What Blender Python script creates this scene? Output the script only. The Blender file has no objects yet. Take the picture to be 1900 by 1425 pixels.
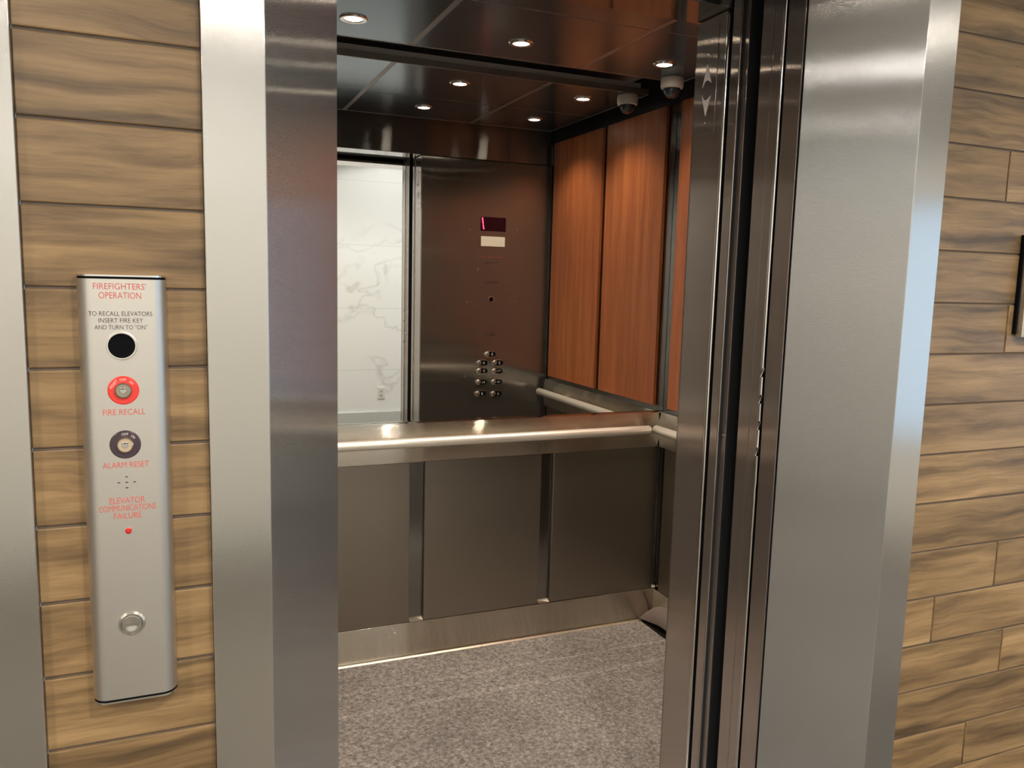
import bpy, bmesh, math, random
from mathutils import Vector, Matrix
random.seed(7)
sc = bpy.context.scene
COL = sc.collection

# ------------------------------------------------------------------ camera
YAW, PITCH, ROLL, FPX = 0.3969089702, 0.1274581930, 0.0254807532, 1496.068
F = Vector((math.sin(YAW)*math.cos(PITCH), math.cos(YAW)*math.cos(PITCH), -math.sin(PITCH)))
R0 = Vector((math.cos(YAW), -math.sin(YAW), 0.0)); U0 = R0.cross(F)
RR = R0*math.cos(ROLL) + U0*math.sin(ROLL); UU = -R0*math.sin(ROLL) + U0*math.cos(ROLL)
cd = bpy.data.cameras.new('camera'); cam = bpy.data.objects.new('camera', cd); COL.objects.link(cam)
cd.sensor_fit = 'HORIZONTAL'; cd.sensor_width = 36.0; cd.lens = 36.0*FPX/1900.0
cd.clip_start = 0.02
cam.matrix_world = Matrix(((RR.x, UU.x, -F.x, 0.0), (RR.y, UU.y, -F.y, -1.18859), (RR.z, UU.z, -F.z, 1.5), (0, 0, 0, 1)))
sc.camera = cam

# ------------------------------------------------------------------ view and world
vs = sc.view_settings
sc.display_settings.display_device = 'sRGB'
vs.view_transform = 'Standard'; vs.look = 'None'; vs.exposure = 0.0; vs.gamma = 1.0; vs.use_curve_mapping = False
w = bpy.data.worlds.new('sky'); sc.world = w; w.use_nodes = True
bg = w.node_tree.nodes['Background']; bg.inputs[0].default_value = (0.52, 0.74, 1.0, 1); bg.inputs[1].default_value = 2.2
sc.cycles.max_bounces = 14; sc.cycles.glossy_bounces = 10; sc.cycles.diffuse_bounces = 5
sc.cycles.sample_clamp_indirect = 6.0
sc.cycles.blur_glossy = 0.3

# ------------------------------------------------------------------ lamps (their housings are built further down)
CAB_LIGHTS = [(x, y) for y in (1.46, 0.935) for x in (0.54, 1.112, 1.685)]
LOBBY_LIGHTS = [(-4.15, -1.55), (-1.7, -1.55), (0.75, -1.55), (3.2, -1.55)]
LOBBY_WALL_LIGHTS = [(-2.9, -2.45), (-0.45, -2.45), (2.0, -2.45)]
def spot(name, loc, power, color, size, blend, radius):
    l = bpy.data.lights.new(name, 'SPOT'); l.energy = power; l.color = color
    l.spot_size = math.radians(size); l.spot_blend = blend; l.shadow_soft_size = radius
    o = bpy.data.objects.new(name, l); COL.objects.link(o); o.location = loc
    return o
for x, y in CAB_LIGHTS: spot('cab_downlight_lamp', (x, y, 2.292), 22.0, (1.0, 0.84, 0.67), 125, 0.9, 0.022)
for x, y in LOBBY_LIGHTS: spot('lobby_downlight_lamp', (x, y, 2.66), 125.0, (1.0, 0.91, 0.78), 155, 0.8, 0.06)
for x, y in LOBBY_WALL_LIGHTS: spot('lobby_wall_downlight_lamp', (x, y, 2.66), 72.0, (1.0, 0.96, 0.90), 168, 0.5, 0.06)
for x, y in LOBBY_LIGHTS: spot('lobby_downlight_beam', (x, y, 2.65), 260.0, (1.0, 0.91, 0.78), 46, 1.0, 0.05)
pl = bpy.data.lights.new('window_daylight', 'AREA'); pl.shape = 'RECTANGLE'; pl.size = 1.4; pl.size_y = 2.6
pl.energy = 1.0; pl.cycles.is_portal = True
po = bpy.data.objects.new('window_daylight', pl); COL.objects.link(po); po.location = (4.3, -1.55, 1.32)
po.rotation_euler = (0, math.radians(90), 0)

# ------------------------------------------------------------------ materials
def newmat(name):
    m = bpy.data.materials.new(name); m.use_nodes = True
    nt = m.node_tree; return m, nt, nt.nodes['Principled BSDF']
def N(nt, t, **kw):
    n = nt.nodes.new(t)
    for k, v in kw.items():
        if k.startswith('i_'): n.inputs[k[2:].replace('_', ' ')].default_value = v
        else: setattr(n, k, v)
    return n
def ramp(nt, stops):
    r = nt.nodes.new('ShaderNodeValToRGB'); e = r.color_ramp.elements
    while len(e) < len(stops): e.new(0.5)
    for k, (p, c) in enumerate(stops): e[k].position = p; e[k].color = (*c, 1)
    return r
def plain(name, c, rough=0.5, metal=0.0, **kw):
    m, nt, b = newmat(name)
    b.inputs['Base Color'].default_value = (*c, 1); b.inputs['Roughness'].default_value = rough; b.inputs['Metallic'].default_value = metal
    for k, v in kw.items(): b.inputs[k.replace('_', ' ')].default_value = v
    return m
def glow(name, c, s):
    m, nt, b = newmat(name)
    b.inputs['Base Color'].default_value = (0, 0, 0, 1)
    b.inputs['Emission Color'].default_value = (*c, 1); b.inputs['Emission Strength'].default_value = s
    return m
def steel(name, c, rough, groove, grain, wave=0.0006, wscale=2.0, metal=1.0):
    """brushed stainless; grain 'h' = brushed along the horizontal, 'v' = along the vertical.
    The brush grooves tilt the normal across the grain only, so highlights smear across it."""
    m, nt, b = newmat(name); L = nt.links
    b.inputs['Metallic'].default_value = metal; b.inputs['Roughness'].default_value = rough
    b.inputs['Base Color'].default_value = (*c, 1)
    uv = N(nt, 'ShaderNodeUVMap', uv_map='UVMap'); geo = N(nt, 'ShaderNodeNewGeometry')
    tg = N(nt, 'ShaderNodeVectorMath', operation='CROSS_PRODUCT'); tg.inputs[0].default_value = (0, 0, 1); L.new(geo.outputs['Normal'], tg.inputs[1])
    n2 = N(nt, 'ShaderNodeTexNoise', i_Scale=wscale, i_Detail=1.0); L.new(geo.outputs['Position'], n2.inputs['Vector'])
    bp = N(nt, 'ShaderNodeBump', i_Strength=1.0, i_Distance=wave * 10); L.new(n2.outputs[0], bp.inputs['Height'])
    if groove > 0:
        mp = N(nt, 'ShaderNodeMapping'); L.new(uv.outputs[0], mp.inputs[0])
        mp.inputs['Scale'].default_value = (700, 5200, 1) if grain == 'h' else (5200, 700, 1)
        n1 = N(nt, 'ShaderNodeTexNoise', i_Scale=1.0, i_Detail=1.0); L.new(mp.outputs[0], n1.inputs['Vector'])
        sb = N(nt, 'ShaderNodeMath', operation='SUBTRACT'); L.new(n1.outputs[0], sb.inputs[0]); sb.inputs[1].default_value = 0.5
        ml = N(nt, 'ShaderNodeMath', operation='MULTIPLY'); L.new(sb.outputs[0], ml.inputs[0]); ml.inputs[1].default_value = groove
        d = tg.outputs[0]
        if grain == 'h':
            cr_ = N(nt, 'ShaderNodeVectorMath', operation='CROSS_PRODUCT'); L.new(geo.outputs['Normal'], cr_.inputs[0]); L.new(tg.outputs[0], cr_.inputs[1]); d = cr_.outputs[0]
        sc_ = N(nt, 'ShaderNodeVectorMath', operation='SCALE'); L.new(d, sc_.inputs[0]); L.new(ml.outputs[0], sc_.inputs['Scale'])
        ad = N(nt, 'ShaderNodeVectorMath', operation='ADD'); L.new(bp.outputs[0], ad.inputs[0]); L.new(sc_.outputs[0], ad.inputs[1])
        nz = N(nt, 'ShaderNodeVectorMath', operation='NORMALIZE'); L.new(ad.outputs[0], nz.inputs[0])
        L.new(nz.outputs[0], b.inputs['Normal'])
    else: L.new(bp.outputs[0], b.inputs['Normal'])
    return m
M = {}
M['jamb'] = steel('brushed_steel_jamb', (0.55, 0.545, 0.535), 0.09, 2.3, 'v', 0.0007, 1.3, 0.88)
M['face'] = steel('brushed_steel_frame_face', (0.64, 0.62, 0.58), 0.15, 1.6, 'v', 0.0001, 1.6)
M['door'] = steel('brushed_steel_door', (0.46, 0.405, 0.37), 0.06, 1.3, 'v', 0.0004, 2.5, 0.85)
M['cabh'] = steel('brushed_steel_cab', (0.64, 0.59, 0.51), 0.06, 2.5, 'h', 0.0001, 2.0)
M['transom'] = steel('brushed_steel_transom', (0.26, 0.26, 0.265), 0.06, 2.4, 'h', 0.0001, 2.0, 0.9)
M['stile'] = steel('brushed_steel_stile', (0.26, 0.25, 0.235), 0.15, 1.0, 'v', 0.0001, 2.0)
M['copst'] = steel('brushed_steel_control', (0.33, 0.315, 0.295), 0.06, 0.8, 'v', 0.0010, 1.8, 0.9)
M['ceil'] = steel('dark_satin_metal', (0.155, 0.205, 0.255), 0.20, 0.0, 'h', 0.0001, 1.0, 0.85)
M['seam'] = plain('ceiling_trim_metal', (0.42, 0.39, 0.38), 0.45, 1.0)
M['rail'] = plain('satin_rail_steel', (0.92, 0.87, 0.78), 0.33, 0.62)
M['chrome'] = plain('polished_steel', (0.82, 0.80, 0.76), 0.08, 1.0)
M['satin'] = plain('satin_steel', (0.62, 0.60, 0.56), 0.3, 1.0)
M['dark'] = plain('dark_metal', (0.035, 0.035, 0.04), 0.45, 0.6)
M['black'] = plain('black_plastic', (0.004, 0.004, 0.005), 0.9, 0.0, Specular_IOR_Level=0.1)
M['uppergrey'] = plain('grey_upper_paint', (0.55, 0.55, 0.56), 0.6)
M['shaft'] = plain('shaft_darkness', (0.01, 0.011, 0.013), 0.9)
M['mirror'] = plain('mirror_glass', (0.80, 0.81, 0.79), 0.0, 1.0)
M['white'] = plain('white_plastic', (0.75, 0.72, 0.66), 0.45)
M['label'] = plain('cream_label', (0.78, 0.74, 0.62), 0.4)
M['red'] = plain('red_enamel', (0.80, 0.045, 0.035), 0.35)
M['redink'] = plain('red_ink', (0.62, 0.09, 0.07), 0.5)
M['redink_dull'] = plain('dull_red_ink', (0.22, 0.05, 0.04), 0.5)
M['blackink'] = plain('black_ink', (0.03, 0.03, 0.03), 0.5)
M['whiteink'] = plain('white_ink', (0.75, 0.72, 0.68), 0.5)
M['rubber'] = plain('black_rubber', (0.008, 0.008, 0.008), 0.8)
M['screen'] = plain('display_window', (0.012, 0.0, 0.006), 0.12)
M['lens'] = glow('downlight_lens', (1.0, 0.86, 0.66), 32.0)
M['lobbylens'] = glow('lobby_light_lens', (1.0, 0.92, 0.80), 14.0)
M['led'] = glow('red_digit', (1.0, 0.04, 0.10), 5.0)
M['ledred'] = plain('red_indicator', (0.60, 0.02, 0.02), 0.2)
M['paint'] = plain('white_paint', (0.80, 0.78, 0.74), 0.6)
M['arrow'] = plain('frosted_arrow_lens', (0.85, 0.78, 0.76), 0.5)
M['grout'] = plain('grout', (0.13, 0.10, 0.08), 0.9)
M['gasket'] = plain('flap_underside_grey', (0.19, 0.155, 0.14), 0.85)
def dome_glass():
    m, nt, b = newmat('smoked_dome'); b.inputs['Base Color'].default_value = (0.02, 0.03, 0.045, 1)
    b.inputs['Roughness'].default_value = 0.05; b.inputs['Coat Weight'].default_value = 1.0
    return m
M['dome'] = dome_glass()
def pane_glass():
    m, nt, b = newmat('window_glass'); b.inputs['Roughness'].default_value = 0.0
    b.inputs['Transmission Weight'].default_value = 1.0; b.inputs['IOR'].default_value = 1.02
    return m
M['glass'] = pane_glass()
def wood_tile():
    m, nt, b = newmat('wood_look_tile'); L = nt.links
    uv = N(nt, 'ShaderNodeUVMap', uv_map='UVMap'); at = N(nt, 'ShaderNodeAttribute', attribute_name='rnd')
    off = N(nt, 'ShaderNodeVectorMath', operation='MULTIPLY_ADD')
    L.new(at.outputs['Color'], off.inputs[0]); off.inputs[1].default_value = (37, 53, 0); L.new(uv.outputs[0], off.inputs[2])
    mp = N(nt, 'ShaderNodeMapping'); mp.inputs['Scale'].default_value = (2.2, 26, 1); L.new(off.outputs[0], mp.inputs[0])
    n0 = N(nt, 'ShaderNodeTexNoise', i_Scale=5.0, i_Detail=2.0); L.new(off.outputs[0], n0.inputs['Vector'])
    ad = N(nt, 'ShaderNodeVectorMath', operation='MULTIPLY_ADD'); L.new(n0.outputs['Color'], ad.inputs[0]); ad.inputs[1].default_value = (0.35, 1.1, 0); L.new(mp.outputs[0], ad.inputs[2])
    n1 = N(nt, 'ShaderNodeTexNoise', i_Scale=1.0, i_Detail=6.0, i_Roughness=0.62, i_Distortion=0.15); L.new(ad.outputs[0], n1.inputs['Vector'])
    mp2 = N(nt, 'ShaderNodeMapping'); mp2.inputs['Scale'].default_value = (7, 160, 1); L.new(off.outputs[0], mp2.inputs[0])
    n2 = N(nt, 'ShaderNodeTexNoise', i_Scale=1.0, i_Detail=4.0, i_Roughness=0.7); L.new(mp2.outputs[0], n2.inputs['Vector'])
    r = ramp(nt, [(0.32, (0.095, 0.058, 0.028)), (0.44, (0.19, 0.117, 0.053)), (0.55, (0.285, 0.178, 0.080)), (0.68, (0.39, 0.25, 0.118))])
    L.new(n1.outputs[0], r.inputs[0])
    mr = N(nt, 'ShaderNodeMapRange'); L.new(n2.outputs[0], mr.inputs[0]); mr.inputs['From Min'].default_value = 0.3; mr.inputs['From Max'].default_value = 0.7
    mr.inputs['To Min'].default_value = 0.84; mr.inputs['To Max'].default_value = 1.10
    mx = N(nt, 'ShaderNodeMix', data_type='RGBA', blend_type='MULTIPLY'); mx.inputs['Factor'].default_value = 1.0
    L.new(r.outputs[0], mx.inputs[6]); L.new(mr.outputs[0], mx.inputs[7])
    sp = N(nt, 'ShaderNodeSeparateColor'); L.new(at.outputs['Color'], sp.inputs[0])
    mr2 = N(nt, 'ShaderNodeMapRange'); L.new(sp.outputs[2], mr2.inputs[0]); mr2.inputs['To Min'].default_value = 0.80; mr2.inputs['To Max'].default_value = 1.08
    mx2 = N(nt, 'ShaderNodeMix', data_type='RGBA', blend_type='MULTIPLY'); mx2.inputs['Factor'].default_value = 1.0
    L.new(mx.outputs[2], mx2.inputs[6]); L.new(mr2.outputs[0], mx2.inputs[7]); L.new(mx2.outputs[2], b.inputs['Base Color'])
    b.inputs['Roughness'].default_value = 0.42
    bp = N(nt, 'ShaderNodeBump', i_Strength=0.15, i_Distance=0.001); L.new(n2.outputs[0], bp.inputs['Height']); L.new(bp.outputs[0], b.inputs['Normal'])
    return m
M['tile'] = wood_tile()
def cherry():
    m, nt, b = newmat('cherry_laminate'); L = nt.links
    tc = N(nt, 'ShaderNodeNewGeometry')
    mp = N(nt, 'ShaderNodeMapping'); mp.inputs['Scale'].default_value = (22, 22, 1.3); L.new(tc.outputs['Position'], mp.inputs[0])
    n1 = N(nt, 'ShaderNodeTexNoise', i_Scale=1.0, i_Detail=5.0, i_Roughness=0.6, i_Distortion=0.3); L.new(mp.outputs[0], n1.inputs['Vector'])
    mp2 = N(nt, 'ShaderNodeMapping'); mp2.inputs['Scale'].default_value = (240, 240, 9); L.new(tc.outputs['Position'], mp2.inputs[0])
    n2 = N(nt, 'ShaderNodeTexNoise', i_Scale=1.0, i_Detail=3.0); L.new(mp2.outputs[0], n2.inputs['Vector'])
    r = ramp(nt, [(0.3, (0.26, 0.072, 0.024)), (0.5, (0.345, 0.104, 0.034)), (0.7, (0.44, 0.148, 0.050))]); L.new(n1.outputs[0], r.inputs[0])
    mr = N(nt, 'ShaderNodeMapRange'); L.new(n2.outputs[0], mr.inputs[0]); mr.inputs['From Min'].default_value = 0.3; mr.inputs['From Max'].default_value = 0.7
    mr.inputs['To Min'].default_value = 0.85; mr.inputs['To Max'].default_value = 1.08
    mx = N(nt, 'ShaderNodeMix', data_type='RGBA', blend_type='MULTIPLY'); mx.inputs['Factor'].default_value = 1.0
    L.new(r.outputs[0], mx.inputs[6]); L.new(mr.outputs[0], mx.inputs[7]); L.new(mx.outputs[2], b.inputs['Base Color'])
    b.inputs['Roughness'].default_value = 0.38
    return m
M['cherry'] = cherry()
def linen():
    m = steel('linen_textured_steel', (0.30, 0.265, 0.222), 0.40, 0.0, 'h', 0.0002, 1.0)
    nt = m.node_tree; L = nt.links; b = nt.nodes['Principled BSDF']
    uv = N(nt, 'ShaderNodeUVMap', uv_map='UVMap')
    hs = []
    for sx, sy in ((150, 20), (20, 150)):
        mp = N(nt, 'ShaderNodeMapping'); mp.inputs['Scale'].default_value = (sx, sy, 1); L.new(uv.outputs[0], mp.inputs[0])
        wv = N(nt, 'ShaderNodeTexNoise', i_Scale=3.0, i_Detail=1.0); L.new(mp.outputs[0], wv.inputs['Vector']); hs.append(wv)
    ad = N(nt, 'ShaderNodeMath', operation='ADD'); L.new(hs[0].outputs[0], ad.inputs[0]); L.new(hs[1].outputs[0], ad.inputs[1])
    bp = N(nt, 'ShaderNodeBump', i_Strength=0.35, i_Distance=0.0008); L.new(ad.outputs[0], bp.inputs['Height']); L.new(bp.outputs[0], b.inputs['Normal'])
    return m
M['linen'] = linen()
def carpet():
    m, nt, b = newmat('speckled_carpet'); L = nt.links
    g = N(nt, 'ShaderNodeNewGeometry')
    n1 = N(nt, 'ShaderNodeTexNoise', i_Scale=75.0, i_Detail=6.0, i_Roughness=0.85); L.new(g.outputs['Position'], n1.inputs['Vector'])
    n3 = N(nt, 'ShaderNodeTexNoise', i_Scale=3.0, i_Detail=3.0); L.new(g.outputs['Position'], n3.inputs['Vector'])
    r = ramp(nt, [(0.35, (0.085, 0.077, 0.073)), (0.46, (0.21, 0.193, 0.184)), (0.55, (0.32, 0.297, 0.282)), (0.68, (0.58, 0.54, 0.515))]); L.new(n1.outputs[0], r.inputs[0])
    mr = N(nt, 'ShaderNodeMapRange'); L.new(n3.outputs[0], mr.inputs[0]); mr.inputs['From Min'].default_value = 0.3; mr.inputs['From Max'].default_value = 0.7
    mr.inputs['To Min'].default_value = 0.85; mr.inputs['To Max'].default_value = 1.15
    # pale stripes running along the back wall
    sx = N(nt, 'ShaderNodeSeparateXYZ'); L.new(g.outputs['Position'], sx.inputs[0])
    st = None
    for yc, ww in ((1.545, 0.012), (1.40, 0.02)):
        a = N(nt, 'ShaderNodeMath', operation='SUBTRACT'); L.new(sx.outputs[1], a.inputs[0]); a.inputs[1].default_value = yc
        c = N(nt, 'ShaderNodeMath', operation='ABSOLUTE'); L.new(a.outputs[0], c.inputs[0])
        d = N(nt, 'ShaderNodeMapRange'); L.new(c.outputs[0], d.inputs[0]); d.inputs['From Max'].default_value = ww; d.inputs['To Min'].default_value = 0.28; d.inputs['To Max'].default_value = 0
        if st is None: st = d.outputs[0]
        else:
            e = N(nt, 'ShaderNodeMath', operation='ADD'); L.new(st, e.inputs[0]); L.new(d.outputs[0], e.inputs[1]); st = e.outputs[0]
    f = N(nt, 'ShaderNodeMath', operation='ADD'); L.new(st, f.inputs[0]); L.new(mr.outputs[0], f.inputs[1])
    mx = N(nt, 'ShaderNodeMix', data_type='RGBA', blend_type='MULTIPLY'); mx.inputs['Factor'].default_value = 1.0
    L.new(r.outputs[0], mx.inputs[6]); L.new(f.outputs[0], mx.inputs[7]); L.new(mx.outputs[2], b.inputs['Base Color'])
    b.inputs['Roughness'].default_value = 0.95; b.inputs['Specular IOR Level'].default_value = 0.1
    bp = N(nt, 'ShaderNodeBump', i_Strength=0.9, i_Distance=0.004); L.new(n1.outputs[0], bp.inputs['Height']); L.new(bp.outputs[0], b.inputs['Normal'])
    return m
M['carpet'] = carpet()
def marble():
    m, nt, b = newmat('white_marble_tile'); L = nt.links
    g = N(nt, 'ShaderNodeNewGeometry')
    n0 = N(nt, 'ShaderNodeTexNoise', i_Scale=1.6, i_Detail=4.0); L.new(g.outputs['Position'], n0.inputs['Vector'])
    ad = N(nt, 'ShaderNodeVectorMath', operation='MULTIPLY_ADD'); L.new(n0.outputs['Color'], ad.inputs[0]); ad.inputs[1].default_value = (1.1, 1.1, 1.1); L.new(g.outputs['Position'], ad.inputs[2])
    rot = N(nt, 'ShaderNodeMapping'); rot.inputs['Rotation'].default_value = (0, math.radians(-38), 0); rot.inputs['Scale'].default_value = (0.55, 1, 1.9); L.new(ad.outputs[0], rot.inputs[0])
    n1 = N(nt, 'ShaderNodeTexNoise', i_Scale=1.1, i_Detail=3.0, i_Roughness=0.5); L.new(rot.outputs[0], n1.inputs['Vector'])
    a = N(nt, 'ShaderNodeMath', operation='SUBTRACT'); L.new(n1.outputs[0], a.inputs[0]); a.inputs[1].default_value = 0.5
    c = N(nt, 'ShaderNodeMath', operation='ABSOLUTE'); L.new(a.outputs[0], c.inputs[0])
    r = ramp(nt, [(0.0, (0.68, 0.68, 0.66)), (0.010, (0.79, 0.795, 0.78)), (0.04, (0.85, 0.86, 0.84))]); L.new(c.outputs[0], r.inputs[0])
    # tile joints at every 0.6 m of height
    sx = N(nt, 'ShaderNodeSeparateXYZ'); L.new(g.outputs['Position'], sx.inputs[0])
    md = N(nt, 'ShaderNodeMath', operation='PINGPONG'); L.new(sx.outputs[2], md.inputs[0]); md.inputs[1].default_value = 0.3
    lt = N(nt, 'ShaderNodeMath', operation='LESS_THAN'); L.new(md.outputs[0], lt.inputs[0]); lt.inputs[1].default_value = 0.0018
    mx = N(nt, 'ShaderNodeMix', data_type='RGBA'); L.new(lt.outputs[0], mx.inputs[0]); L.new(r.outputs[0], mx.inputs[6]); mx.inputs[7].default_value = (0.60, 0.60, 0.58, 1)
    L.new(mx.outputs[2], b.inputs['Base Color']); b.inputs['Roughness'].default_value = 0.25
    return m
M['marble'] = marble()
def lobby_floor():
    m, nt, b = newmat('lobby_floor_tile'); L = nt.links
    g = N(nt, 'ShaderNodeNewGeometry')
    br = N(nt, 'ShaderNodeTexBrick', offset=0.0, i_Scale=1.0); br.inputs['Mortar Size'].default_value = 0.003
    br.inputs['Brick Width'].default_value = 0.6; br.inputs['Row Height'].default_value = 0.6
    br.inputs['Color1'].default_value = (0.12, 0.11, 0.10, 1); br.inputs['Color2'].default_value = (0.14, 0.13, 0.115, 1); br.inputs['Mortar'].default_value = (0.2, 0.19, 0.17, 1)
    L.new(g.outputs['Position'], br.inputs['Vector']); L.new(br.outputs['Color'], b.inputs['Base Color']); b.inputs['Roughness'].default_value = 0.55; b.inputs['Specular IOR Level'].default_value = 0.25
    return m
M['floor'] = lobby_floor()

# ------------------------------------------------------------------ mesh helpers
WLOC = {}
class MB:
    def __init__(s): s.bm = bmesh.new(); s.col = None
    def _merge(s, b2, mat=0, smooth=True):
        me = bpy.data.meshes.new('t'); b2.to_mesh(me); b2.free()
        n0 = len(s.bm.faces); s.bm.from_mesh(me); bpy.data.meshes.remove(me)
        s.bm.faces.ensure_lookup_table()
        for f in s.bm.faces[n0:]: f.material_index = mat; f.smooth = smooth
    def box(s, x0, x1, y0, y1, z0, z1, bev=0.0, seg=2, mat=0):
        b = bmesh.new(); bmesh.ops.create_cube(b, size=1.0)
        bmesh.ops.scale(b, verts=b.verts, vec=(x1-x0, y1-y0, z1-z0)); bmesh.ops.translate(b, verts=b.verts, vec=((x0+x1)/2, (y0+y1)/2, (z0+z1)/2))
        if bev: bmesh.ops.bevel(b, geom=b.edges[:], offset=bev, segments=seg, profile=0.5, affect='EDGES')
        s._merge(b, mat, False); return s
    def prism(s, pts, axis, a0, a1, bev=0.0, mat=0, smooth=False):
        """extrude polygon pts; axis 'z': pts=(x,y); 'x': pts=(y,z); 'y': pts=(x,z)"""
        def P(p, a): return {'z': (p[0], p[1], a), 'x': (a, p[0], p[1]), 'y': (p[0], a, p[1])}[axis]
        b = bmesh.new(); v0 = [b.verts.new(P(p, a0)) for p in pts]; v1 = [b.verts.new(P(p, a1)) for p in pts]
        b.faces.new(v0[::-1]); b.faces.new(v1); n = len(pts)
        for k in range(n): b.faces.new((v0[k], v0[(k+1) % n], v1[(k+1) % n], v1[k]))
        bmesh.ops.recalc_face_normals(b, faces=b.faces[:])
        if bev: bmesh.ops.bevel(b, geom=b.edges[:], offset=bev, segments=2, profile=0.5, affect='EDGES')
        s._merge(b, mat, smooth); return s
    def lathe(s, prof, origin, axis='z', n=40, mat=0, sign=1):
        """prof: list of (radius, height) ; axis direction gets height*sign"""
        b = bmesh.new(); rings = []
        for r, h in prof:
            h *= sign
            if r < 1e-6: rings.append([b.verts.new((0, 0, h))])
            else: rings.append([b.verts.new((r*math.cos(2*math.pi*k/n), r*math.sin(2*math.pi*k/n), h)) for k in range(n)])
        for A, B in zip(rings, rings[1:]):
            for k in range(n):
                a0, a1 = A[k % len(A)], A[(k+1) % len(A)]; b0, b1 = B[k % len(B)], B[(k+1) % len(B)]
                vs_ = [a0, a1, b1, b0]; u = []
                for v in vs_:
                    if v not in u: u.append(v)
                if len(u) >= 3: b.faces.new(u)
        bmesh.ops.recalc_face_normals(b, faces=b.faces[:])
        if axis == 'x': M_ = Matrix(((0, 0, 1, 0), (1, 0, 0, 0), (0, 1, 0, 0), (0, 0, 0, 1)))
        elif axis == 'y': M_ = Matrix(((1, 0, 0, 0), (0, 0, 1, 0), (0, -1, 0, 0), (0, 0, 0, 1)))
        else: M_ = Matrix.Identity(4)
        bmesh.ops.transform(b, matrix=Matrix.Translation(origin) @ M_, verts=b.verts)
        s._merge(b, mat); return s
    def tube(s, pts, r, n=20, cap=True, mat=0):
        b = bmesh.new(); rings = []; pts = [Vector(p) for p in pts]
        up = Vector((0, 0, 1)); 
        for i, p in enumerate(pts):
            d = (pts[min(i+1, len(pts)-1)] - pts[max(i-1, 0)]).normalized()
            a = d.cross(up); 
            if a.length < 1e-4: a = d.cross(Vector((1, 0, 0)))
            a.normalize(); c = d.cross(a)
            rings.append([b.verts.new(p + r*(math.cos(2*math.pi*k/n)*a + math.sin(2*math.pi*k/n)*c)) for k in range(n)])
        for A, B in zip(rings, rings[1:]):
            for k in range(n): b.faces.new((A[k], A[(k+1) % n], B[(k+1) % n], B[k]))
        if cap: b.faces.new(rings[0][::-1]); b.faces.new(rings[-1])
        bmesh.ops.recalc_face_normals(b, faces=b.faces[:])
        s._merge(b, mat); return s
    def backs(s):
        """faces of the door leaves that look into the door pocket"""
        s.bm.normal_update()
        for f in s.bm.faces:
            if abs(f.normal.y) > 0.9 and max(v.co.x for v in f.verts) > 1.5: f.material_index = 1  # darkness of the pocket is put into the colour of these faces
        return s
    def build(s, name, mats, parent=None, origin=None, rnd=None, smooth=True):
        me = bpy.data.meshes.new(name)
        s.bm.verts.ensure_lookup_table()
        xs = [v.co for v in s.bm.verts]
        lo = Vector((min(c.x for c in xs), min(c.y for c in xs), min(c.z for c in xs))); hi = Vector((max(c.x for c in xs), max(c.y for c in xs), max(c.z for c in xs)))
        if origin is None: origin = Vector(((lo.x+hi.x)/2, (lo.y+hi.y)/2, lo.z))
        origin = Vector(origin)
        uvl = s.bm.loops.layers.uv.new('UVMap')
        s.bm.normal_update()
        for f in s.bm.faces:
            n = f.normal
            if abs(n.z) > 0.75: u = Vector((1, 0, 0)); v = Vector((0, 1, 0))
            else:
                h = Vector((-n.y, n.x, 0)).normalized() if n.xy.length > 1e-6 else Vector((1, 0, 0))
                u = h; v = Vector((0, 0, 1))
            for l in f.loops: l[uvl].uv = (l.vert.co.dot(u), l.vert.co.dot(v))
        for e in s.bm.edges:
            if len(e.link_faces) != 2 or e.calc_face_angle(0) > math.radians(32): e.smooth = False
        s.bm.to_mesh(me)
        if rnd is not None:
            at = me.color_attributes.new('rnd', 'FLOAT_COLOR', 'POINT')
            for k in range(len(me.vertices)): at.data[k].color = rnd[k]
        s.bm.free(); me.transform(Matrix.Translation(-origin))
        for m in (mats if isinstance(mats, (list, tuple)) else [mats]): me.materials.append(m)
        o = bpy.data.objects.new(name, me); COL.objects.link(o)
        place(o, origin, parent); return o
def place(o, wl, parent):
    wl = Vector(wl); WLOC[o.name] = wl
    if parent is None: o.location = wl
    else: o.parent = parent; o.location = wl - WLOC[parent.name]
def thing(name, loc, label, cat, group=None):
    o = bpy.data.objects.new(name, None); COL.objects.link(o); o.empty_display_size = 0.05
    place(o, loc, None); return tag(o, label, cat, group)
def tag(o, label, cat, group=None):
    o['label'] = label; o['category'] = cat
    if group: o['group'] = group
    return o
def struct(o): o['kind'] = 'structure'; return o
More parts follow.
